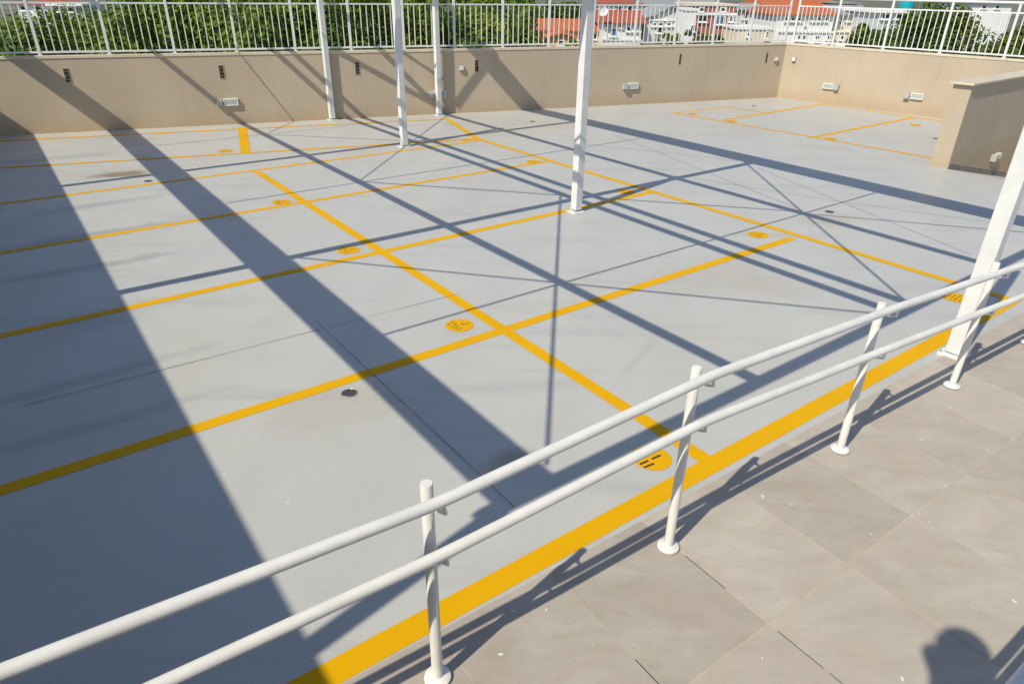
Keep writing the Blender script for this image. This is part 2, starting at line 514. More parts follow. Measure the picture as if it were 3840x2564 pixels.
def ext(p, q, a=0.0, b=0.0):
    p, q = Vector((p[0], p[1], 0)), Vector((q[0], q[1], 0))
    d = (q - p).normalized()
    return p - d * a, q + d * b
G1 = V2(R(53.27)); G2 = V2(R(-36.73))
cross = {'A': gp(962, 643), 'B': gp(1157, 766), 'C': gp(1443, 951), 'D': gp(1899, 1236), 'E': gp(2655, 1728)}
far = {'B': gp(2060, 604), 'C': gp(2438, 722), 'D': gp(2972, 893)}
lines = [
    # bay separators running to the right
    (gp(0, 765) - G1 * 3, gp(1790, 529), .10, 0), (cross['B'] - G1 * 9, far['B'], .105, 0), (cross['C'] - G1 * 8, far['C'], .11, 0),
    (cross['D'] - G1 * 7, far['D'], .115, 0), (cross['E'] - G1 * 5.2, gp(3803, 1122), .14, 0),
    # the two long head lines
    (cross['A'], cross['E'], .115, 1), (gp(1796, 523), gp(3790, 1124), .11, 1),
    # bays along the long wall
    (gp(0, 527) - WD * 3, gp(1676, 447), .10, 2), (gp(0, 629) - WD * 3, gp(1800, 521), .10, 2),
    (gp(908, 479), gp(921, 573), .17, 3), (gp(1672, 445), gp(1800, 527), .12, 3),
    # bays by the short wall
    (gp(2527, 424), gp(2735, 401), .09, 0), (gp(2735, 401), gp(2870, 424), .07, 1), (gp(2710, 452), gp(3085, 390), .11, 0),
    (gp(2527, 424), gp(3497, 593), .10, 1), (gp(3075, 390), gp(3540, 456), .10, 1), (gp(3040, 517), gp(3425, 441), .11, 0),
]
for p, q, w, lev in lines:
    strip(p, q, w, 0.0020 + 0.0010 * lev, 'painted_line', 'yellow', deck)
# shrinkage joints of the slab
for a, b in ((gp(90, 1520), gp(1200, 1236)), (gp(1250, 1222), gp(1730, 1100)), (gp(1183, 1202), gp(1930, 1902))):
    strip(a, b, 0.006, 0.0060, 'slab_joint', 'crack', deck)

# stencilled bay numbers: yellow discs with black strokes (read from the clearest disc)
strokes_px = [((540, 540), (620, 545)), ((620, 550), (710, 600)), ((690, 500), (760, 475)), ((770, 440), (930, 428)), ((905, 545), (1015, 490)),
              ((760, 692), (850, 675)), ((880, 645), (1010, 615)), ((1010, 590), (1130, 575)), ((870, 782), (950, 770)), ((960, 745), (1090, 705)), ((1090, 695), (1220, 672)),
              ((1030, 855), (1180, 815)), ((1180, 795), (1330, 765)), ((1340, 755), (1400, 735)), ((1290, 495), (1430, 485)), ((1290, 545), (1330, 505)), ((1370, 605), (1440, 585)),
              ((1430, 560), (1520, 540)), ((1520, 545), (1640, 535)), ((1640, 495), (1770, 488))]
DC = gp(1722, 1220)
strokes = []
for a, b in strokes_px:
    pa, pb = gp(1640 + a[0] / 14.68, 1180 + a[1] / 14.68) - DC, gp(1640 + b[0] / 14.68, 1180 + b[1] / 14.68) - DC
    strokes.append((pa, pb))
near_strokes = [((640, 795), (950, 660)), ((790, 910), (1160, 765)), ((1070, 605), (1400, 460))]
DC5 = gp(2450, 1707)
ns = []
for a, b in near_strokes:
    ns.append((gp(2340 + a[0] / 9.79, 1650 + a[1] / 9.79) - DC5, gp(2340 + b[0] / 9.79, 1650 + b[1] / 9.79) - DC5))
disc_mesh = disc_src = let_src = None
discs = [(-0.49, 5.63), (-1.95, 7.58), (0.95, 3.67), (-3.34, 9.52), (3.14, 8.36), (4.57, 6.44), (1.73, 10.33), (0.34, 12.25), (-0.98, 14.1), (-5.38, 12.76),
         (4.43, 17.68), (5.14, 16.69), (6.69, 14.75), (9.43, 16.54)]
for i, (x, y) in enumerate(discs):
    c = Vector((x, y, 0.0035))
    if disc_src is None:
        m = MB()
        n = 40
        m.face([c + Vector((math.cos(2 * math.pi * k / n), math.sin(2 * math.pi * k / n), 0)) * (0.133 + rnd.uniform(-.001, .001)) for k in range(n)])
        o = disc_src = m.build('painted_disc', 'yellow', deck, origin=c)
        m = MB()
        for a, b in strokes:
            d = (b - a).normalized(); s = right_of(d) * 0.0045
            lz = Vector((0, 0, 0.0012))
            m.face([c + a - s + lz, c + a + s + lz, c + b + s + lz, c + b - s + lz])
        l = let_src = m.build('lettering', 'ink', o, origin=c)
    else:
        o = share(disc_src, 'painted_disc', deck, c)
        if i == 2:
            m = MB()
            for a, b in ns:
                d = (b - a).normalized(); s = right_of(d) * 0.0075
                lz = Vector((0, 0, 0.0012))
                m.face([c + a - s + lz, c + a + s + lz, c + b + s + lz, c + b - s + lz])
            m.build('lettering', 'ink', o, origin=c)
        else:
            share(let_src, 'lettering', o, c)
for o in list(bpy.data.objects):
    if o.name.startswith(('painted_disc', 'lettering')):
        for p in o.data.polygons:
            if p.normal.z < 0: p.flip()

# ramp going down beyond the end wall
RS = 0.19
rm = MB()
e0, e1 = S_START + SD * -0.0, S_START + SN * 3.5
rm.face([e0 + SD * 0 + Vector((0, 0, 0)), e1, e1 + SD * 7 + Vector((0, 0, -7 * RS)), e0 + SD * 7 + Vector((0, 0, -7 * RS))])
ramp = struct(rm.build('ramp_floor', 'deck'))
for p in ramp.data.polygons:
    if p.normal.z < 0: p.flip()

# tiled walkway
TA = R(54.6); TD = V2(TA); TN = right_of(TD)
def tpt(s, o, z=0.0):
    p = TD * s + TN * o
    return Vector((p.x, p.y, z))
T_EDGE, T_MID, T_END = -2.04, -1.155, -0.27
bed = MB().prism([tpt(-3, T_EDGE).to_2d(), tpt(14, T_EDGE).to_2d(), tpt(14, 0.62).to_2d(), tpt(-3, 0.62).to_2d()], 0.003, 0.0128)
paving = struct(bed.build('tiled_walkway', 'grout'))
tile_src = None
S0J, TW = 1.715, 0.69
for row, (o0, o1) in enumerate(((T_EDGE, T_MID), (T_MID, T_END), (T_END, 0.62))):
    for k in range(-5, 17):
        a, b = S0J + k * TW, S0J + (k + 1) * TW
        c = tpt((a + b) / 2, (o0 + o1) / 2, 0.0105 + rnd.uniform(-0.0004, 0.0006))
        m = MB().box(c, TW - 0.006, (o1 - o0) - 0.006, 0.009, TD)
        m.build('paving_tile', 'tile', paving, origin=c)

# stretches where the grout has fallen out
for s_, o0, o1 in ((S0J + TW, -1.70, -1.42), (S0J + TW, -1.10, -0.85), (S0J + TW, -0.82, -0.62), (S0J, -1.38, -1.22)):
    c = tpt(s_, (o0 + o1) / 2, 0.0137)
    MB().box(c, 0.0045, o1 - o0, 0.0012, TD).build('open_joint', 'ink', paving, origin=c)

# town ground far below the deck
gm = MB()
gm.face([(-1500, -1500, GZ), (1500, -1500, GZ), (1500, 2500, GZ), (-1500, 2500, GZ)])
struct(gm.build('town_ground', 'ground'))

# raised landing behind the viewer, off the walkway
land = MB().prism([tpt(-1.6, 0.02).to_2d(), tpt(1.1, 0.02).to_2d(), tpt(1.1, 1.6).to_2d(), tpt(-1.6, 1.6).to_2d()], 0.012, 1.74)
struct(land.build('raised_landing', 'wall'))

# ------------------------------------------------------------------ parapet walls
WALL_H = 1.40
def wall_thing(name, label, a, b, n_out, h, zb, cop_over=0.014, th=0.16, cop_h=0.055, end_over=0.0):
    """a, b: face line; n_out: direction away from the viewer side"""
    root = thing(name, label, 'wall', (a.x, a.y, 0))
    d = (b - a).normalized()
    mid = (a + b) / 2 + n_out * (th / 2)
    L = (b - a).length
    MB().box((mid.x, mid.y, (h + zb) / 2), L, th, h - zb, d).build('wall_body', 'wall', root)
    # coping laid in lengths with open joints
    n = max(1, round(L / 1.8))
    for i in range(n):
        l0, l1 = L * i / n, L * (i + 1) / n
        if i == 0: l0 -= end_over
        c = a + d * ((l0 + l1) / 2) + n_out * (th / 2)
        m = MB().box((c.x, c.y, h + cop_h / 2 + rnd.uniform(-.001, .001)), l1 - l0 - 0.005, th + 2 * cop_over, cop_h, d)
        m.build('coping_stone', 'coping', root, origin=c, bevel=0.006)
    return root
long_wall = wall_thing('parapet_wall', 'long beige rendered parapet wall across the back of the deck', wpt(-9), wpt(14.63) + WD * 0.0, WN * -1, WALL_H, -0.3)
short_wall = wall_thing('parapet_wall', 'sunlit beige parapet wall from the back corner towards the right', CORNER + RD * 0.0 + Vector((0, 0, 0)), S_END + RD * 4, RN * -1, WALL_H, -2.2)
ramp_wall = wall_thing('ramp_wall', 'short beige wall end with stone coping and grey skirting beside the ramp', S_START - SD * 0.0, S_END + SD * 0.2, SN * -1, WALL_H, -1.8, 0.04, 0.30, 0.034, 0.08)
sk = MB()
for k in range(7):
    s0, s1 = k * 0.8 + 0.004, (k + 1) * 0.8 - 0.004
    p0, p1 = S_START + SD * s0 + SN * 0.001, S_START + SD * s1 + SN * 0.001
    q0, q1 = p0 + SN * 0.018, p1 + SN * 0.018
    z0, z1 = -RS * s0, -RS * s1
    m = MB()
    vs = [p0 + Vector((0, 0, z0)), p1 + Vector((0, 0, z1)), q1 + Vector((0, 0, z1)), q0 + Vector((0, 0, z0))]
    vs += [v + Vector((0, 0, 0.10)) for v in vs]
    m.v = vs
    m.f = [(0, 3, 2, 1), (4, 5, 6, 7), (0, 1, 5, 4), (1, 2, 6, 5), (2, 3, 7, 6), (3, 0, 4, 7)]
    o = m.build('skirting_tile', 'skirt', ramp_wall)
    m = MB().bar((p0 + q0) / 2 + Vector((0, 0, z0 + 0.104)), (p1 + q1) / 2 + Vector((0, 0, z1 + 0.104)), 0.022, 0.006)
    m.build('skirting_cap', 'coping', ramp_wall)

# weep vents on the long wall: flat plates, slot shade painted dark, with two bars
vent_s = [(-3.13, 1.09), (-0.26, 1.08), (2.61, 1.08), (5.45, 1.07), (11.16, 1.10), (14.0, 1.08)]
for k, (s, z) in enumerate(vent_s):
    c = wpt(s, z, 0.003)
    vw = 0.088 if s < 9 else 0.055
    o = MB().box(c, vw, 0.008, 0.25, WD).build('wall_vent', 'hole_shade', long_wall, origin=c)
    fr = MB()
    for dx in (-vw / 2 - 0.005, vw / 2 + 0.005): fr.box(c + WD * dx + WN * 0.001, 0.010, 0.010, 0.27, WD)
    for dz in (-0.13, 0.13): fr.box(c + Vector((0, 0, dz)) + WN * 0.001, vw - 0.002, 0.010, 0.010, WD)
    fr.build('vent_rim', 'wall', o, origin=c)
    for dz in (-0.075, 0.0, 0.075):
        MB().box(c + Vector((0, 0, dz)) + WN * 0.003, vw - 0.004, 0.008, 0.009, WD).build('vent_bar', 'skirt', o, origin=c)

# bulkhead lights with their junction boxes
def wall_light(pt, d, n, side, label, k_=1.0):
    root = thing('wall_light', label, 'wall light', pt, 'bulkhead lights on the parapets')
    w, h = 0.30 * k_, 0.145 * k_
    MB().box(pt + n * 0.022, w - 0.03, 0.04, h - 0.03, d).build('lamp_body', 'boxg', root)
    fr = MB()
    for sg in (-1, 1):
        fr.box(pt + n * 0.032 + d * (sg * (w / 2 - 0.012)), 0.024, 0.06, h, d)
        fr.box(pt + n * 0.032 + Vector((0, 0, sg * (h / 2 - 0.012))), w - 0.05, 0.06, 0.024, d)
    fr.build('lamp_frame', 'frame', root, bevel=0.004)
    ls = MB()
    ls.box(pt + n * 0.05, w - 0.052, 0.02, h - 0.052, d)
    l = ls.build('lamp_lens', 'lens', root)
    for k in range(3):
        MB().box(pt + n * 0.062 + d * ((k - 1) * 0.07), 0.008, 0.006, h - 0.06, d).build('lens_rib', 'frame', l)
    b = pt + d * (side * (w / 2 + 0.085))
    MB().box(b + n * 0.05 + Vector((0, 0, -0.01)), 0.13, 0.10, 0.13, d).build('junction_box', 'boxg', root, bevel=0.008)
    MB().tube([b + n * 0.05 - d * (side * 0.06), pt + n * 0.03 + d * (side * w * 0.5)], 0.012, 8).build('conduit', 'boxg', root)
    return root
for s, z, lb in ((-0.18, 0.47, 'low bulkhead light on the long wall left of the steel columns'), (4.50, 0.47, 'low bulkhead light on the long wall behind the slim far column'),
                 (9.78, 0.48, 'low bulkhead light on the long wall right of the near centre column')):
    wall_light(wpt(s, z, 0.0), WD, WN, -1, lb)
wall_light(rpt(1.45, 0.46), RD, RN, 1, 'low bulkhead light on the short sunlit wall nearer the back corner')
wall_light(rpt(3.75, 0.45), RD, RN, -1, 'low bulkhead light on the short sunlit wall nearer the ramp')
# the one beside the ramp, a socket box hung low
rp = S_START + SD * 2.25 + Vector((0, 0, -0.05))
wall_light(rp, SD, SN, -1, 'small bulkhead light low on the shaded ramp wall beside the right column', 0.72)
def socket_box(pt, d, n, label):
    root = thing('socket_box', label, 'junction box', pt, 'square junction boxes on the parapets')
    MB().box(pt + n * 0.03, 0.11, 0.06, 0.11, d).build('box_body', 'boxg', root, bevel=0.006)
    MB().box(pt + n * 0.064, 0.085, 0.008, 0.085, d).build('box_lid', 'frame', root, bevel=0.003)
socket_box(wpt(5.06, 1.03), WD, WN, 'square junction box high on the wall right of the far slim column')
socket_box(wpt(14.32, 1.04), WD, WN, 'square junction box on the long wall just left of the back corner')
socket_box(rpt(0.32, 1.05), RD, RN, 'square junction box on the short wall just right of the back corner')

# ------------------------------------------------------------------ guard railings on the parapets
Z0, ZB, ZM, ZT = 1.457, 1.515, 2.385, 2.565
def guard(label, pts, n_pick):
    root = thing('guard_railing', label, 'railing', pts[0], 'white guard railings on the parapets')
    post_src = pick_src = None
    d = (pts[-1] - pts[0]).normalized()
    ang = math.atan2(d.y, d.x)
    for i, p in enumerate(pts):
        c = Vector((p.x, p.y, (Z0 + ZT) / 2))
        if post_src is None:
            m = MB().box((0, 0, 0), 0.05, 0.05, ZT - Z0, (1, 0, 0))
            m.box((0, 0, -(ZT - Z0) / 2 + 0.006), 0.085, 0.075, 0.012)
            post_src = m.build('post', 'white', root)
            post_src.location = c - world_loc(root)
            post_src.rotation_euler = (0, 0, ang)
        else:
            share(post_src, 'post', root, c, (0, 0, ang))
    for i in range(len(pts) - 1):
        a, b = pts[i], pts[i + 1]
        dd = (b - a).normalized()
        for z, nm, w, h in ((ZB, 'bottom_rail', 0.035, 0.035), (ZM, 'middle_rail', 0.03, 0.03)):
            MB().bar(a + dd * 0.026 + Vector((0, 0, z - a.z)), b - dd * 0.026 + Vector((0, 0, z - b.z)), w, h).build(nm, 'white', root)
        for k in range(n_pick):
            p = a.lerp(b, (k + 1) / (n_pick + 1))
            c = Vector((p.x, p.y, (ZB + ZM) / 2))
            if pick_src is None:
                pick_src = MB().box((0, 0, 0), 0.019, 0.019, ZM - ZB - 0.034).build('picket', 'white', root)
                pick_src.location = c - world_loc(root)
                pick_src.rotation_euler = (0, 0, ang)
            else:
                share(pick_src, 'picket', root, c, (0, 0, ang))
    MB().tube([pts[0] + Vector((0, 0, ZT + 0.022 - pts[0].z)), pts[-1] + Vector((0, 0, ZT + 0.022 - pts[-1].z))], 0.03, 12).build('top_rail', 'white', root, smooth=True)
    return root
gpts = [wpt(-3.51 + 1.2065 * k, Z0, -0.08) for k in range(-4, 15)] + [wpt(14.60, Z0, -0.08)]
guard('long white picket guard railing on top of the back wall', gpts, 8)
rs = [0.14, 1.27, 2.60, 3.95, 5.32, 6.68, 8.05, 9.4]
guard('white picket guard railing on top of the short right wall', [rpt(u, Z0, -0.08) for u in rs], 9)

# ------------------------------------------------------------------ steel canopy frame (seen by its columns and shadows)
ZC = 2.86
LN = right_of(V2(R(-36.6))); TT = V2(R(-36.6)) * -1            # across / along the frame, along = towards the viewer
def shadow_to_frame(p, z=ZC):
    return Vector((p.x - math.sin(SUN_AZ) * COT * z, p.y - math.cos(SUN_AZ) * COT * z, z))
def fpt(lo, t, z=ZC):
    return shadow_to_frame(LN * lo + TT * t, z)
frame = thing('steel_canopy_frame', 'white steel canopy frame of slim square columns whose beams shade the deck', 'canopy', (0.87, 9.22, 0))
col_w = 0.115
col_base = [(0.87, 9.25), (-2.14, 13.36), (-1.83, 16.96), (-4.20, 16.13), (3.84, 5.18)]
col_dir = V2(R(-36.6))
col_src = None
for x, y in col_base:
    w = col_w if (x, y) != (3.84, 5.18) else 0.125
    c = Vector((x, y, ZC / 2 + 0.02))
    o = MB().box(c, w, w, ZC - 0.04, col_dir).build('column', 'white', frame, origin=c, bevel=0.008)
    bp = Vector((x, y, 0))
    pz = 0.030 if (x, y) == (3.84, 5.18) else 0.014
    MB().box(bp + Vector((0, 0, pz / 2 + 0.0005)), 0.20, 0.20, pz, col_dir).build('base_plate', 'white', o, origin=bp, bevel=0.002)
    for i in (-1, 1):
        for j in (-1, 1):
            q = bp + col_dir * (i * 0.082) + right_of(col_dir) * (j * 0.082) + Vector((0, 0, pz - 0.014))
            MB().tube([q + Vector((0, 0, 0.014)), q + Vector((0, 0, 0.026))], 0.008, 6).build('anchor_bolt', 'iron_l', o, origin=q)
T_FRONT, T_BACK = -2.56, -18.8
for lo, w, h, nm in ((2.06, 0.43, 0.07, 'eaves_gutter'), (4.40, 0.072, 0.08, 'purlin'), (6.63, 0.072, 0.08, 'purlin'), (6.97, 0.072, 0.08, 'purlin'),
                     (8.84, 0.085, 0.08, 'purlin'), (11.08, 0.50, 0.07, 'eaves_gutter')):
    MB().bar(fpt(lo, T_FRONT), fpt(lo, T_BACK), w, h).build(nm, 'white', frame)
MB().bar(fpt(-6.0, -1.05, ZC + 0.006), fpt(1.80, -2.545, ZC + 0.006), 0.125, 0.09).build('cross_beam', 'white', frame)
for t, lo0, lo1, w in ((-2.575, 1.70, 14.0, 0.115), (-7.40, -6.0, 11.0, 0.125), (-12.30, -6.0, 11.0, 0.125)):
    MB().bar(fpt(lo0, t, ZC + 0.004), fpt(lo1, t, ZC + 0.004), w, 0.09).build('cross_beam', 'white', frame)
rods = [((592, 547), (1010, 502), .016), ((1040, 500), (1600, 440), .013), ((851, 762), (2404, 519), .017), ((1446, 1253), (3283, 723), .016),
        ((1077, 962), (3400, 1186), .015), ((1330, 680), (2990, 793), .018), ((3000, 800), (3900, 876), .014),
        ((2102, 735), (2050, 1740), .018), ((1677, 434), (1340, 685), .015), ((2792, 608), (3396, 1130), .018),
        ((1006, 500), (1190, 415), .015), ((1006, 505), (1500, 528), .016), ((2300, 505), (3000, 786), .006), ((2840, 630), (3640, 955), .006),
        ((2190, 540), (2780, 604), .006), ((2600, 668), (3172, 760), .006), ((3172, 760), (3760, 840), .006)]
for a, b, r in rods:
    MB().tube([shadow_to_frame(gp(*a)), shadow_to_frame(gp(*b))], r, 6).build('tie_rod', 'white', frame)
# beams against the long wall
for a, b, w in (((1313, 221), (1643, 400), .06), ((1721, 383), (1849, 213), .07), ((1525, 207), (1650, 290), .02)):
    q = []
    for px in (a, b):
        P = on_plane(px[0], px[1], WN, WOFF)
        q.append(shadow_to_frame(Vector((P.x + math.sin(SUN_AZ) * COT * P.z, P.y + math.cos(SUN_AZ) * COT * P.z, 0))))
    d = (q[1] - q[0]).normalized() * 0.15
    MB().bar(q[0] - d, q[1] + d, w, 0.06).build('wall_brace', 'white', frame)
# roofed part over the left bays
rp_ = MB().prism([fpt(0.50, 9.0).to_2d(), fpt(0.50, -19.5).to_2d(), fpt(-15, -19.5).to_2d(), fpt(-15, 9.0).to_2d()], ZC - 0.03, ZC + 0.05)
rp_.build('roof_sheet', 'roofsheet', frame)

# ------------------------------------------------------------------ handrails of the walkway
def handrail(label, posts, off_dir, rail_hi, rail_lo, tops, ext0, ext1):
    root = thing('handrail', label, 'handrail', posts[0], 'pipe handrails of the walkway')
    for p, t in zip(posts, tops):
        o = MB().tube([p + Vector((0, 0, 0.015)), p + Vector((0, 0, t - 0.004)), p + Vector((0, 0, t))], [0.0255, 0.0255, 0.0235], 20).build('post', 'pipe', root, smooth=True)
        MB().tube([p + Vector((0, 0, 0.014)), p + Vector((0, 0, 0.022)), p + Vector((0, 0, 0.034))], [0.062, 0.060, 0.034], 24).build('base_flange', 'pipe', o, smooth=True)
    for nm, hi in (('upper_rail', rail_hi), ('lower_rail', rail_lo)):
        pts = [p + off_dir * 0.092 + Vector((0, 0, z)) for p, z in zip(posts, hi)]
        pts = [pts[0] + ext0(pts)] + pts + [pts[-1] + ext1(pts)]
        # ease the bends at the posts
        path = [pts[0]]
        for i in range(1, len(pts) - 1):
            a, b, c = pts[i - 1], pts[i], pts[i + 1]
            u, v = (b - a).normalized() * 0.09, (c - b).normalized() * 0.09
            for t in (0.0, 0.25, 0.5, 0.75, 1.0):
                path.append((b - u) * (1 - t) ** 2 + b * 2 * t * (1 - t) + (b + v) * t * t)
        path.append(pts[-1])
        o = MB().tube(path, 0.0245, 20).build(nm, 'pipe', root, smooth=True)
        for p, z in zip(posts, hi):
            c = p + Vector((0, 0, z))
            rail_c = c + off_dir * 0.092
            a0 = c + off_dir * 0.02 + Vector((0, 0, -0.062)) + TD * 0.012
            path = [a0, a0 + off_dir * 0.032 + Vector((0, 0, -0.018)) + TD * 0.012, a0 + off_dir * 0.068 + Vector((0, 0, -0.006)) + TD * 0.018, rail_c + Vector((0, 0, -0.022)) + TD * 0.02]
            MB().tube(path, 0.0085, 8).build('bracket', 'pipe', o, smooth=True)
            MB().tube([a0 - off_dir * 0.004, a0 + off_dir * 0.009], 0.017, 12).build('bracket_plate', 'pipe', o, smooth=True)
    return root
hb = [gp(1642, 2551), gp(2494, 2052), gp(3139, 1690), gp(3565, 1455), gp(3850, 1293)]
for p in hb: p.z = 0.012
hd = (hb[3] - hb[0]).normalized(); hn = right_of(hd)
base_off = hn.dot(hb[0])
# set them on one line
hb = [hd * hd.dot(p) + hn * base_off + Vector((0, 0, 0.012)) for p in hb]
def rail_z(pxs, out):
    r = []
    for (x, y) in pxs:
        P = on_plane(x, y, hn, base_off + out)
        r.append((hd.dot(P), P.z))
    return r
def interp(tab, s):
    for (a, za), (b, zb) in zip(tab, tab[1:]):
        if s <= b or (b, zb) == tab[-1]:
            return za + (zb - za) * (s - a) / (b - a)
up_t = rail_z([(0, 2521), (1280, 2031), (1600, 1905), (2043, 1707), (2575, 1444), (3270, 1185), (3703, 1038), (3840, 994)], 0.092)
lo_t = rail_z([(600, 2564), (1280, 2256), (1602, 2106), (2420, 1709), (2545, 1620), (3235, 1345), (3640, 1188), (3840, 1110)], 0.092)
print('upper', [(round(a, 2), round(b, 3)) for a, b in up_t])
print('lower', [(round(a, 2), round(b, 3)) for a, b in lo_t])
ss = [hd.dot(p) for p in hb]
hi = [interp(up_t, s) - 0.012 for s in ss]
lw = [interp(lo_t, s) - 0.012 for s in ss]
print('posts', [round(s, 2) for s in ss], [round(z, 3) for z in hi], [round(z, 3) for z in lw])
tp = []
for p, px in zip(hb, [(1588, 1812), (2588, 1373), (3290, 1132), (3735, 985), (3990, 880)]):
    r = sight(*px)
    t = (r.x * p.x + r.y * p.y) / (r.x ** 2 + r.y ** 2)
    tp.append(CAM_H + t * r.z - 0.012)
print('tops', [round(z, 3) for z in tp])
slope_u = (interp(up_t, ss[0]) - up_t[0][1]) / (ss[0] - up_t[0][0])
slope_l = (interp(lo_t, ss[0]) - lo_t[0][1]) / (ss[0] - lo_t[0][0])
def e0(pts): return hd * -2.6 + Vector((0, 0, -2.6 * (slope_u if pts[0].z > 0.85 else slope_l)))
def e1(pts): return (pts[-1] - pts[-2]).normalized() * 2.0
handrail('white two-pipe handrail standing on the near tiled walkway along the yellow line', hb, hn, hi, lw, tp, e0, e1)
hb2 = [tpt(s, -0.098, 0.012) for s in (-1.4, 0.15, 2.75, 4.3)]
handrail('white two-pipe handrail on the viewer side of the tiled walkway, only its corner showing', hb2, TN * -1, [1.0] * 4, [0.73] * 4, [1.1] * 4,
         lambda pts: TD * -0.4, lambda pts: TD * 0.5)

# ------------------------------------------------------------------ floor drains
def drain(pt, r, label):
    root = thing('floor_drain', label, 'drain', pt, 'round floor drains')
    m = MB()
    n = 28
    for k in range(n):
        a, b = 2 * math.pi * k / n, 2 * math.pi * (k + 1) / n
        def P(an, rr, z): return pt + Vector((math.cos(an) * rr, math.sin(an) * rr, z))
        m.face([P(a, r * .86, .0035), P(a, r * .90, .006), P(b, r * .90, .006), P(b, r * .86, .0035)])
        m.face([P(a, r * .90, .006), P(a, r, .002), P(b, r, .002), P(b, r * .90, .006)])
    m.build('drain_ring', 'iron_l', root)
    m = MB()
    m.face([pt + Vector((math.cos(2 * math.pi * k / n) * r * .87, math.sin(2 * math.pi * k / n) * r * .87, .0025)) for k in range(n)])
    m.build('drain_pit_shade', 'hole_shade', root)  # flat disc above the deck, the pit's shade put into its colour
    for k in range(-3, 4):
        y = k * r * 0.24
        hw = math.sqrt(max(0, (r * .86) ** 2 - y * y))
        MB().box(pt + Vector((-0.6 * y, 0.8 * y, .0045)), 2 * hw, r * .10, .004, (0.8, 0.6, 0)).build('grate_bar', 'iron', root)
    return root
for x, y, r, lb in ((-1.25, 4.43, 0.064, 'round metal floor drain by the nearest long yellow line'), (4.49, 9.42, 0.066, 'round floor drain right of the bays near the crossing shadows'),
                    (-5.75, 10.55, 0.064, 'round floor drain beside the brown stain at left'), (0.40, 16.28, 0.066, 'round floor drain near the wide shadow by the back wall'),
                    (9.02, 14.92, 0.066, 'round floor drain just left of the ramp wall end'), (6.42, 19.13, 0.066, 'round floor drain in the back corner')):
    drain(Vector((x, y, 0.001)), r, lb)

# small litter: pale paint flakes on the walkway
for k, (px, py, sz) in enumerate(((1878, 2460, 0.022), (2048, 2292, 0.014), (3380, 2552, 0.02), (3563, 1532, 0.013), (2926, 1768, 0.01), (3483, 1965, 0.01), (2220, 2428, 0.008))):
    c = gp(px, py); c.z = 0.0165
    a = rnd.uniform(0, 3)
    m = MB().box(c, sz, sz * 0.45, 0.002, (math.cos(a), math.sin(a), 0.05))
    o = m.build('paint_flake', 'frame', paving, origin=c)

# ------------------------------------------------------------------ trees
def leaf_cloud(cx, cy, cz, rx, ry, rz, n_clump, n_leaf, size, rg, zmin=-0.5):
    vs, fs = [], []
    for _ in range(n_clump):
        while True:
            a = rg.uniform(0, 2 * math.pi); z = rg.uniform(zmin, 1)
            rr = math.sqrt(max(0, 1 - z * z)); k = rg.uniform(0.72, 1.0) ** 0.6
            break
        c = Vector((cx + rx * rr * math.cos(a) * k, cy + ry * rr * math.sin(a) * k, cz + rz * z * k))
        cr = rg.uniform(0.12, 0.25) * (rx + ry) / 2
        for _ in range(n_leaf):
            d = Vector((rg.gauss(0, 1), rg.gauss(0, 1), rg.gauss(0.35, 0.9)))
            if d.length < 1e-3: continue
            d.normalize()
            p = c + d * cr * rg.uniform(0.55, 1.08) * Vector((1, 1, 0.8)).length / 1.62
            nrm = (d + Vector((rg.uniform(-.5, .5), rg.uniform(-.5, .5), rg.uniform(-.25, .7)))).normalized()
            t = nrm.cross(Vector((rg.uniform(-1, 1), rg.uniform(-1, 1), rg.uniform(-1, 1))))
            if t.length < 1e-3: continue
            t.normalize(); b = nrm.cross(t)
            l, w = size * rg.uniform(0.7, 1.3), size * rg.uniform(0.32, 0.55)
            i = len(vs)
            vs += [p - t * l * .5, p + b * w * .5 + nrm * w * .12, p + t * l * .5, p - b * w * .5 + nrm * w * .12]
            fs.append((i, i + 1, i + 2, i + 3))
    return vs, fs
def tree(label, x, y, ztop, rad, rz, seed, leaf='leaf', n_clump=70, n_leaf=120, size=0.30, group='trees beyond the long wall', name='tree'):
    rg = random.Random(seed)
    root = thing(name, label, 'tree', (x, y, GZ), group)
    cz = ztop - rz
    m = MB()
    m.tube([(x, y, GZ), (x + .1, y, GZ + 2), (x - .05, y + .1, cz - rz * .35), (x, y, cz + rz * .4)], [.30, .25, .18, .05], 9)
    m.build('trunk', 'bark', root)
    for k in range(6):
        a = k * 1.05 + rg.uniform(-.3, .3)
        p0 = Vector((x, y, cz - rz * .45 + rg.uniform(-.4, .3)))
        p1 = p0 + Vector((math.cos(a) * rad * .45, math.sin(a) * rad * .45, rz * .45))
        p2 = p0 + Vector((math.cos(a) * rad * .8, math.sin(a) * rad * .8, rz * rg.uniform(.6, 1.0)))
        MB().tube([p0, p1, p2], [.13, .08, .03], 6).build('limb', 'bark', root)
    mb = MB()
    mb.v, mb.f = leaf_cloud(x, y, cz, rad, rad, rz, n_clump, n_leaf, size, rg)
    mb.build('crown', leaf, root)
    return root
front = [(-20.5, 27.5, 0.9, 3.6), (-16.2, 25.0, 1.35, 3.7), (-12.3, 27.0, 2.5, 3.8), (-8.2, 25.6, 2.3, 3.6), (-4.6, 27.5, 2.6, 3.5), (-1.6, 29.0, 2.0, 2.9)]
fl = ['leafy tree at the far left edge with pale buildings above it', 'broad leafy tree behind the left end of the guard railing', 'tall leafy tree rising above the railing at left',
      'leafy tree behind the railing between the left bays and the columns', 'dense leafy tree behind the slim wall columns', 'dark leafy tree ending the tree row beside the orange roofed house']
for k, ((x, y, zt, r), lb) in enumerate(zip(front, fl)):
    tree(lb, x, y, zt, r, 3.6, 100 + k, 'leaf', 95, 210, 0.225)
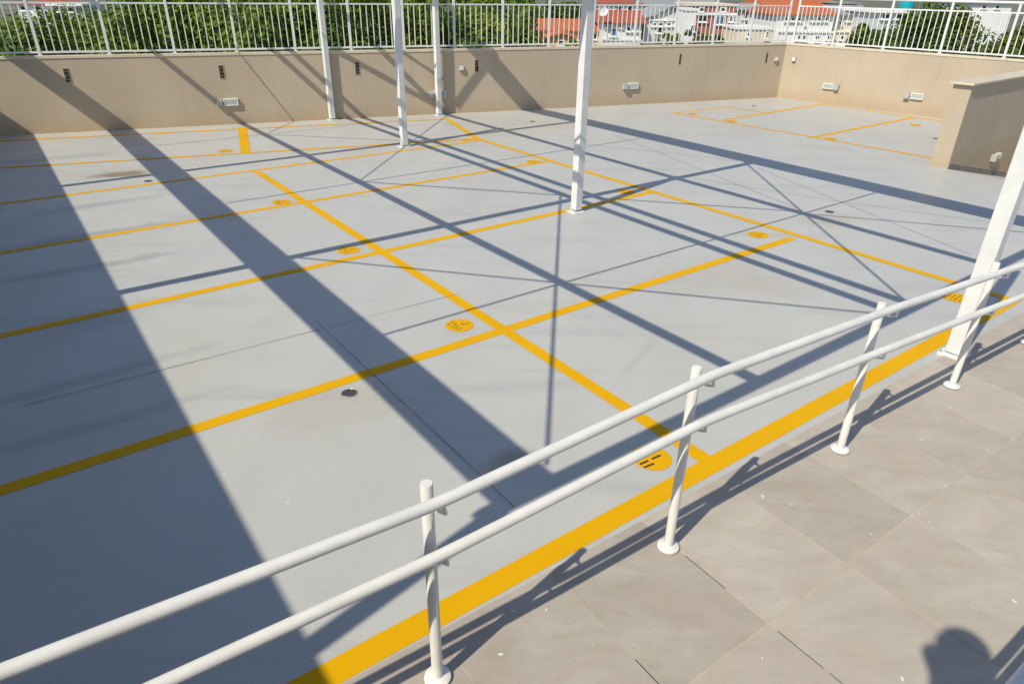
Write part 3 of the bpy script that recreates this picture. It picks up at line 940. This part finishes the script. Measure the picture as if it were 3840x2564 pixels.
back = [(-27.5, 37.0, 0.8, 4.6), (-21.0, 36.0, 1.2, 4.5), (-14.6, 37.5, 3.4, 4.8), (-8.0, 36.5, 3.6, 4.6), (-2.6, 38.0, 3.4, 4.0)]
bl = ['leafy tree of the second row at the left edge', 'leafy tree of the second row behind the broad left tree', 'tall tree of the second row left of centre', 'tall tree of the second row behind the columns', 'tall tree of the second row beside the houses']
for k, ((x, y, zt, r), lb) in enumerate(zip(back, bl)):
    tree(lb, x, y, zt, r, 4.4, 200 + k, 'leaf2' if k % 2 else 'leaf', 90, 170, 0.28)
rt = [(15.1, 27.5, 2.30, 2.6), (19.4, 27.0, 1.85, 3.3), (24.6, 28.5, 1.95, 3.3), (19.0, 33.5, 1.6, 3.6), (13.55, 28.6, 1.55, 1.5)]
rl = ['dark green rounded tree at right just past the white houses', 'dark green rounded tree in the middle of the right hand clump', 'brighter green tree at the far right edge', 'tree behind the right hand clump', 'small dark tree at the left foot of the right hand clump']
for k, ((x, y, zt, r), lb) in enumerate(zip(rt, rl)):
    tree(lb, x, y, zt, r, 4.6 if k == 0 else 3.6, 300 + k, 'leaf' if k == 2 else 'leaf2', 95, 210, 0.21, 'trees beyond the short wall')
for k, (px, D, py, r, lb) in enumerate(((2010, 84, 22, 4.2, 'dark tree behind the orange roofed house at its left'), (2130, 88, 30, 4.0, 'dark tree behind the orange roofed house at its right'),
                                       (2800, 78, 45, 2.2, 'slim tree between the brick house and the long white houses'))):
    p = at(px, py, D)
    tree(lb, p.x, p.y, p.z, r, 3.2, 400 + k, 'leaf2', 60, 90, 0.5, 'trees among the houses')
def bush(label, px, py, D, r, seed):
    p = at(px, py, D)
    root = thing('bush', label, 'bush', (p.x, p.y, p.z - r * 1.6), 'bushes in the house gardens')
    rg = random.Random(seed)
    MB().tube([(p.x, p.y, p.z - r * 1.6), (p.x, p.y, p.z - r * .3)], [.06, .03], 6).build('stem', 'bark', root)
    mb = MB()
    mb.v, mb.f = leaf_cloud(p.x, p.y, p.z - r, r, r, r, 26, 70, 0.22, rg, -0.9)
    mb.build('foliage', 'leaf', root)
for k, (px, py, D, r, lb) in enumerate(((2500, 125, 60, 0.8, 'green bush in front of the pale gabled house'), (2565, 112, 60, 1.0, 'largest green bush, between the gabled and brick houses'),
                                       (2640, 128, 60, 0.8, 'low green bush at the foot of the brick house'), (2690, 126, 60, 0.7, 'green bush right of centre before the brick house'),
                                       (2150, 148, 55, 0.5, 'small green bush in front of the orange roofed house'))):
    bush(lb, px, py, D, r, 500 + k)

# ------------------------------------------------------------------ houses
def house(name, label, px0, px1, D, py_eave, depth, wall_mat, roof=None, roof_mat='roof_o', py_ridge=None, windows=(), bands=(), over=0.35, yaw=0.0, zbase=GZ):
    """front faces the deck; measured left/right edge, eave and ridge heights"""
    a, b = at(px0, py_eave, D), at(px1, py_eave, D)
    ze = (a.z + b.z) / 2
    cx = (a.x + b.x) / 2
    w = b.x - a.x
    root = thing(name, label, 'house', (cx, D + depth / 2, zbase), 'houses beyond the deck')
    MB().box((cx, D + depth / 2, (ze + zbase) / 2), w, depth, ze - zbase).build('wall', wall_mat, root)
    if roof:
        zr = at((px0 + px1) / 2, py_ridge, D + depth / 2).z if py_ridge is not None else ze
        x0, x1, y0, y1 = cx - w / 2 - over, cx + w / 2 + over, D - over, D + depth + over
        ym = (y0 + y1) / 2
        t = Vector((0, 0, 0.10))
        m = MB()
        if roof == 'gable':
            r0, r1 = Vector((x0, ym, zr)), Vector((x1, ym, zr))
        elif roof == 'hip':
            k = min(w * 0.32, depth / 2)
            r0, r1 = Vector((x0 + k, ym, zr)), Vector((x1 - k, ym, zr))
        if roof in ('gable', 'hip'):
            A, B, C_, D_ = Vector((x0, y0, ze)), Vector((x1, y0, ze)), Vector((x1, y1, ze)), Vector((x0, y1, ze))
            for q in ((A, B, r1, r0), (C_, D_, r0, r1), (B, C_, r1), (D_, A, r0)):
                m.face([v + t for v in q])
            for q in ((B, A, D_, C_),): m.face(list(q))
            for p, q in ((A, B), (B, C_), (C_, D_), (D_, A)): m.face([p, q, q + t, p + t])
            rf = m.build('roof', roof_mat, root)
            MB().tube([r0 + t, r1 + t], 0.11, 8).build('ridge_tiles', roof_mat, rf)
        elif roof == 'front_gable':
            xm = cx
            A, B, C_, D_ = Vector((x0, y0, ze)), Vector((x1, y0, ze)), Vector((x1, y1, ze)), Vector((x0, y1, ze))
            r0, r1 = Vector((xm, y0, zr)), Vector((xm, y1, zr))
            for q in ((A, r0, r1, D_), (r0, B, C_, r1)): m.face([v + t for v in q])
            for q in ((A, r0, r1, D_), (r0, B, C_, r1)): m.face(list(reversed(q)))
            for p, q in ((A, r0), (r0, B)): m.face([p, q, q + t, p + t])
            rf = m.build('roof', roof_mat, root)
            MB().face([A + Vector((over, over, 0)), B + Vector((-over, over, 0)), Vector((xm, D, zr - 0.05))]).build('gable_end', wall_mat, root)
        elif roof == 'flat':
            m.box((cx, D + depth / 2, ze + 0.09), w + 2 * over, depth + 2 * over, 0.18)
            m.build('roof', roof_mat, root)
    for wd in windows:
        x0, y0, x1, y1 = wd[:4]
        gm_ = wd[4] if len(wd) > 4 else 'pane'
        p, q = at(x0, y1, D), at(x1, y0, D)
        c = Vector(((p.x + q.x) / 2, D - 0.03, (p.z + q.z) / 2))
        ww, hh = q.x - p.x, q.z - p.z
        fr = MB()
        for sg in (-1, 1):
            fr.box(c + Vector((sg * ww / 2, 0, 0)), 0.07, 0.10, hh + 0.07)
            fr.box(c + Vector((0, 0, sg * hh / 2)), ww - 0.07, 0.10, 0.07)
        if ww > 0.8: fr.box(c, 0.05, 0.08, hh - 0.07)
        o = fr.build('window', 'hwhite', root)
        MB().box(c + Vector((0, 0.01, 0)), ww - 0.02, 0.04, hh - 0.02).build('pane', gm_, o)
        MB().box(c + Vector((0, -0.06, -hh / 2 - 0.07)), ww + 0.25, 0.20, 0.07).build('sill', 'hwhite', o)
    for bd in bands:
        x0, y0, x1, y1, mt = bd
        p, q = at(x0, y1, D), at(x1, y0, D)
        c = Vector(((p.x + q.x) / 2, D - 0.07, (p.z + q.z) / 2))
        MB().box(c, q.x - p.x, 0.16, q.z - p.z).build('cornice' if q.x - p.x > q.z - p.z else 'pilaster', mt, root)
    return root
house('house', 'ochre house with a long orange clay tile roof left of the near column', 2000, 2252, 66, 118, 7, 'hyellow', 'gable', 'roof_o', 80,
      windows=((2040, 128, 2062, 150), (2110, 128, 2135, 150), (2215, 126, 2238, 148)), bands=((2000, 117, 2252, 121, 'hcream'),))
house('porch_house', 'low ochre porch with a red hipped roof in front of the ochre house', 1925, 2020, 60, 150, 4, 'hyellow', 'hip', 'roof_o', 128, windows=((1955, 156, 1975, 170),))
house('porch_house', 'low gabled orange porch roof in front of the ochre house', 2050, 2160, 60, 148, 3.5, 'hyellow', 'front_gable', 'roof_o', 122, windows=((2092, 152, 2116, 172),))
house('house', 'white house with a red clay roof and blue window right of the near column', 2258, 2408, 64, 90, 7, 'hwhite', 'gable', 'roof_r', 48,
      windows=((2288, 108, 2312, 136, 'pane_b'), (2350, 104, 2366, 118), (2376, 104, 2392, 118), (2270, 92, 2282, 104), (2322, 92, 2334, 104)), bands=((2258, 86, 2408, 91, 'hwhite'), (2258, 150, 2408, 154, 'hgrey')))
house('house', 'distant white house with a red hipped roof above the railing', 2240, 2400, 86, 17, 7, 'hwhite', 'hip', 'roof_r', 2, windows=((2265, 26, 2285, 42), (2310, 26, 2330, 42), (2350, 26, 2370, 42)))
house('house', 'pale grey house with a wide front gable and bushes before it', 2425, 2605, 67, 76, 8, 'hgrey', 'front_gable', 'roof_g', 22,
      windows=((2445, 86, 2462, 98), (2470, 86, 2486, 98), (2500, 86, 2516, 98), (2528, 86, 2544, 98), (2556, 86, 2572, 98), (2460, 104, 2484, 124), (2535, 106, 2552, 124)), bands=((2425, 74, 2605, 79, 'hwhite'),))
house('house', 'grey roofed long house far behind the gabled house', 2430, 2700, 92, 22, 8, 'hgrey', 'gable', 'roof_g', 6, windows=((2470, 28, 2490, 40), (2600, 28, 2620, 40)))
house('house', 'red brick house with dark windows and white bands', 2608, 2762, 66, 24, 8, 'hbrick', 'flat', 'hcream', None,
      windows=((2618, 60, 2652, 82), (2678, 62, 2722, 92, 'pane_b'), (2734, 62, 2752, 82), (2620, 30, 2640, 44), (2700, 30, 2724, 44), (2680, 138, 2720, 152)), bands=((2608, 50, 2762, 57, 'hwhite'), (2608, 132, 2762, 136, 'hwhite'), (2752, 58, 2764, 150, 'hcream')), over=0.12)
house('house', 'small white house with a flat roof between the gabled and brick houses', 2580, 2614, 62, 42, 4, 'hwhite', 'flat', 'hwhite', None, windows=((2588, 96, 2606, 118),), over=0.1)
house('house', 'low cream garden building before the slim tree', 2764, 2900, 62, 112, 5, 'hcream', 'flat', 'hwhite', None, windows=((2868, 118, 2882, 144), (2800, 122, 2812, 138)), over=0.12)
house('house', 'dark windowed grey house behind the cream garden building', 2770, 2920, 74, 40, 7, 'hgrey', 'hip', 'roof_g', 22,
      windows=((2785, 48, 2805, 72), (2815, 48, 2835, 72), (2845, 48, 2862, 72), (2790, 82, 2830, 106), (2850, 82, 2880, 106), (2890, 52, 2908, 80)))
house('terraced_house', 'long white terraced house under a bright orange tile roof', 2915, 3130, 66, 58, 8, 'hwhite', 'gable', 'roof_o', 24,
      windows=((2942, 66, 2956, 80), (2966, 66, 2980, 80), (2990, 66, 3004, 80), (3018, 66, 3026, 96), (3040, 66, 3054, 80), (3066, 66, 3080, 80), (3090, 66, 3104, 80), (2985, 133, 3002, 150), (3008, 133, 3024, 150), (3055, 134, 3074, 150), (3100, 134, 3118, 150)),
      bands=((2915, 56, 3130, 61, 'hwhite'), (2915, 118, 3130, 122, 'hwhite')))
house('terraced_house', 'cream terraced house under a grey and orange roof beside the orange roofed terrace', 3132, 3292, 66.5, 58, 8, 'hcream', 'gable', 'roof_g', 30,
      windows=((3145, 66, 3160, 94), (3172, 66, 3186, 80), (3196, 66, 3210, 80), (3216, 66, 3228, 98), (3238, 66, 3252, 80), (3262, 64, 3280, 80), (3150, 134, 3168, 150), (3190, 134, 3206, 150), (3240, 126, 3256, 140)),
      bands=((3132, 56, 3292, 61, 'hwhite'), (3132, 118, 3292, 122, 'hwhite')))
house('house', 'wide orange roofed house far behind the terraces', 2870, 3150, 96, 22, 9, 'hcream', 'gable', 'roof_o', 0, windows=((2890, 28, 2910, 36),))
house('house', 'purple painted house with a dark roof above the terraces', 3152, 3215, 92, 16, 7, 'purple', 'flat', 'roof_g', None, windows=((3165, 22, 3180, 32), (3190, 22, 3204, 32)))
house('house', 'dark grey house with a pale roof edge left of the right hand trees', 3292, 3425, 62, 50, 8, 'hgrey', 'flat', 'hwhite', None,
      windows=((3305, 54, 3345, 72), (3355, 54, 3395, 72), (3400, 56, 3420, 80)), over=0.3)
house('house', 'far white house above the right hand trees', 3650, 3800, 92, 14, 8, 'hwhite', 'hip', 'roof_g', 2, windows=((3680, 22, 3700, 34), (3730, 22, 3750, 34)))
house('house', 'small white house above the trees at far left', 60, 190, 70, 18, 7, 'hwhite', 'hip', 'roof_r', 4, windows=((80, 24, 100, 40), (130, 24, 150, 40)))
house('house', 'pale house with a flat roof above the trees near the left end of the railing', 195, 300, 64, 24, 6, 'hgrey', 'flat', 'hwhite', None, windows=((205, 28, 225, 44), (250, 30, 275, 46)))
# teal water tank, white tent, dish
p = at(3398, 34, 72)
root = thing('water_tank', 'round teal water tank on a roof left of the right hand trees', 'water tank', (p.x, p.y, p.z))
MB().tube([(p.x, p.y, p.z - .2), (p.x, p.y, p.z + .5), (p.x, p.y, p.z + .75)], [0.62, .70, .66], 20).build('tank_body', 'teal', root, smooth=True)
MB().tube([(p.x, p.y, p.z + .75), (p.x, p.y, p.z + .95)], [0.70, .30], 20).build('tank_lid', 'teal', root, smooth=True)
MB().box((p.x, p.y, (p.z - .2 + GZ) / 2), 1.5, 1.5, p.z - .2 - GZ).build('tank_tower', 'hgrey', root)
p = at(3252, 136, 58)
root = thing('garden_tent', 'white peaked tent canopy below the cream terrace', 'tent', (p.x, p.y, GZ))
tw = 1.75
m = MB()
c4 = [Vector((p.x - tw, p.y - 1.5, p.z - .82)), Vector((p.x + tw, p.y - 1.5, p.z - .82)), Vector((p.x + tw, p.y + 1.5, p.z - .82)), Vector((p.x - tw, p.y + 1.5, p.z - .82))]
for i in range(4): m.face([c4[i], c4[(i + 1) % 4], Vector((p.x, p.y, p.z))])
for i in range(4): m.face([c4[i] - Vector((0, 0, .25)), c4[(i + 1) % 4] - Vector((0, 0, .25)), c4[(i + 1) % 4], c4[i]])
m.build('tent_cloth', 'awning', root)
for q in c4: MB().tube([(q.x, q.y, GZ), (q.x, q.y, q.z)], 0.03, 6).build('tent_pole', 'white', root)
p = at(3302, 146, 56)
root = thing('parasol', 'orange parasol half hidden behind the white tent', 'parasol', (p.x, p.y, GZ))
m = MB()
for k in range(8):
    a, b = k * math.pi / 4, (k + 1) * math.pi / 4
    m.face([(p.x, p.y, p.z + .45), (p.x + 1.0 * math.cos(a), p.y + 1.0 * math.sin(a), p.z), (p.x + 1.0 * math.cos(b), p.y + 1.0 * math.sin(b), p.z)])
m.build('parasol_cloth', 'orange_cloth', root)
MB().tube([(p.x, p.y, GZ), (p.x, p.y, p.z + .45)], 0.03, 6).build('parasol_pole', 'white', root)
p = at(2262, 42, 63)
root = thing('satellite_dish', 'white satellite dish above the white house with the blue window', 'dish', (p.x, p.y, p.z - .8))
m = MB()
ringp = []
for rr, dy in ((0.0, 0.12), (0.22, 0.09), (0.40, 0.0)):
    ringp.append([Vector((p.x + rr * math.cos(2 * math.pi * k / 18), p.y + dy, p.z + rr * math.sin(2 * math.pi * k / 18))) for k in range(18)])
for i in range(2):
    for k in range(18):
        m.face([ringp[i][k], ringp[i][(k + 1) % 18], ringp[i + 1][(k + 1) % 18], ringp[i + 1][k]])
m.build('dish', 'hwhite', root)
MB().tube([(p.x, p.y + .12, p.z), (p.x, p.y + .3, p.z - .8), (p.x, p.y + .3, p.z - 1.6)], 0.03, 6).build('dish_arm', 'boxg', root)

# ------------------------------------------------------------------ the photographer, standing behind the lens on the landing
def person():
    fx, fy, fz = -0.005, -0.245, 1.75
    root = thing('person', 'person in dark clothes behind the viewer whose shadow falls on the tiles', 'person', (fx, fy, fz))
    fw = V2(R(20)); rt_ = right_of(fw)
    def P(r, f, z): return Vector((fx, fy, fz)) + rt_ * r + fw * f + Vector((0, 0, z))
    J = {'pelvis': (P(.24, -.02, .92), .15), 'waist': (P(.20, -.01, 1.08), .135), 'chest': (P(.13, -.01, 1.30), .155), 'neckb': (P(.04, .0, 1.45), .095), 'neck': (P(.02, .02, 1.51), .085),
         'head': (P(0, .03, 1.60), .095), 'crown': (P(0, .02, 1.67), .10),
         'shR': (P(.26, 0, 1.43), .085), 'elR': (P(.39, .03, 1.12), .045), 'wrR': (P(.26, .12, 1.12), .032), 'haR': (P(.20, .14, 1.15), .032),
         'shL': (P(-.04, 0, 1.40), .065), 'elL': (P(.0, .04, 1.32), .06), 'wrL': (P(-.075, .04, 1.49), .052), 'haL': (P(-.125, .04, 1.585), .052),
         'hiR': (P(.33, 0, .86), .095), 'knR': (P(.34, .02, .48), .060), 'anR': (P(.35, 0, .09), .042), 'toR': (P(.36, .15, .04), .035),
         'hiL': (P(.15, 0, .86), .095), 'knL': (P(.13, .02, .48), .060), 'anL': (P(.12, 0, .09), .042), 'toL': (P(.11, .15, .04), .035)}
    E_ = [('pelvis', 'waist'), ('waist', 'chest'), ('chest', 'neckb'), ('neckb', 'neck'), ('neck', 'head'), ('head', 'crown'), ('chest', 'shR'), ('shR', 'elR'), ('elR', 'wrR'), ('wrR', 'haR'),
          ('chest', 'shL'), ('shL', 'elL'), ('elL', 'wrL'), ('wrL', 'haL'), ('pelvis', 'hiR'), ('hiR', 'knR'), ('knR', 'anR'), ('anR', 'toR'), ('pelvis', 'hiL'), ('hiL', 'knL'), ('knL', 'anL'), ('anL', 'toL')]
    ks = list(J)
    me = bpy.data.meshes.new('body')
    me.from_pydata([tuple(J[k][0] - Vector((fx, fy, fz))) for k in ks], [(ks.index(a), ks.index(b)) for a, b in E_], [])
    o = bpy.data.objects.new('body', me)
    COL.objects.link(o)
    o.parent = root
    md = o.modifiers.new('skin', 'SKIN')
    md.use_smooth_shade = True
    sv = me.skin_vertices[0].data
    for i, k in enumerate(ks):
        sv[i].radius = (J[k][1], J[k][1])
        sv[i].use_root = (k == 'pelvis')
    sb = o.modifiers.new('sub', 'SUBSURF'); sb.levels = 2; sb.render_levels = 2
    me.materials.append(M['shirt'])
    # hair cap
    hm = MB()
    hc = P(0, .015, 1.635)
    n = 14
    rings = []
    for i in range(6):
        ph = math.pi * 0.56 * i / 5
        rings.append([hc + rt_ * (math.sin(ph) * math.cos(2 * math.pi * k / n) * .120) + fw * (math.sin(ph) * math.sin(2 * math.pi * k / n) * .130) + Vector((0, 0, math.cos(ph) * .115)) for k in range(n)])
    for i in range(5):
        for k in range(n):
            hm.face([rings[i][k], rings[i][(k + 1) % n], rings[i + 1][(k + 1) % n], rings[i + 1][k]])
    hm.build('hair', 'hair', root, smooth=True)
    return root
person()
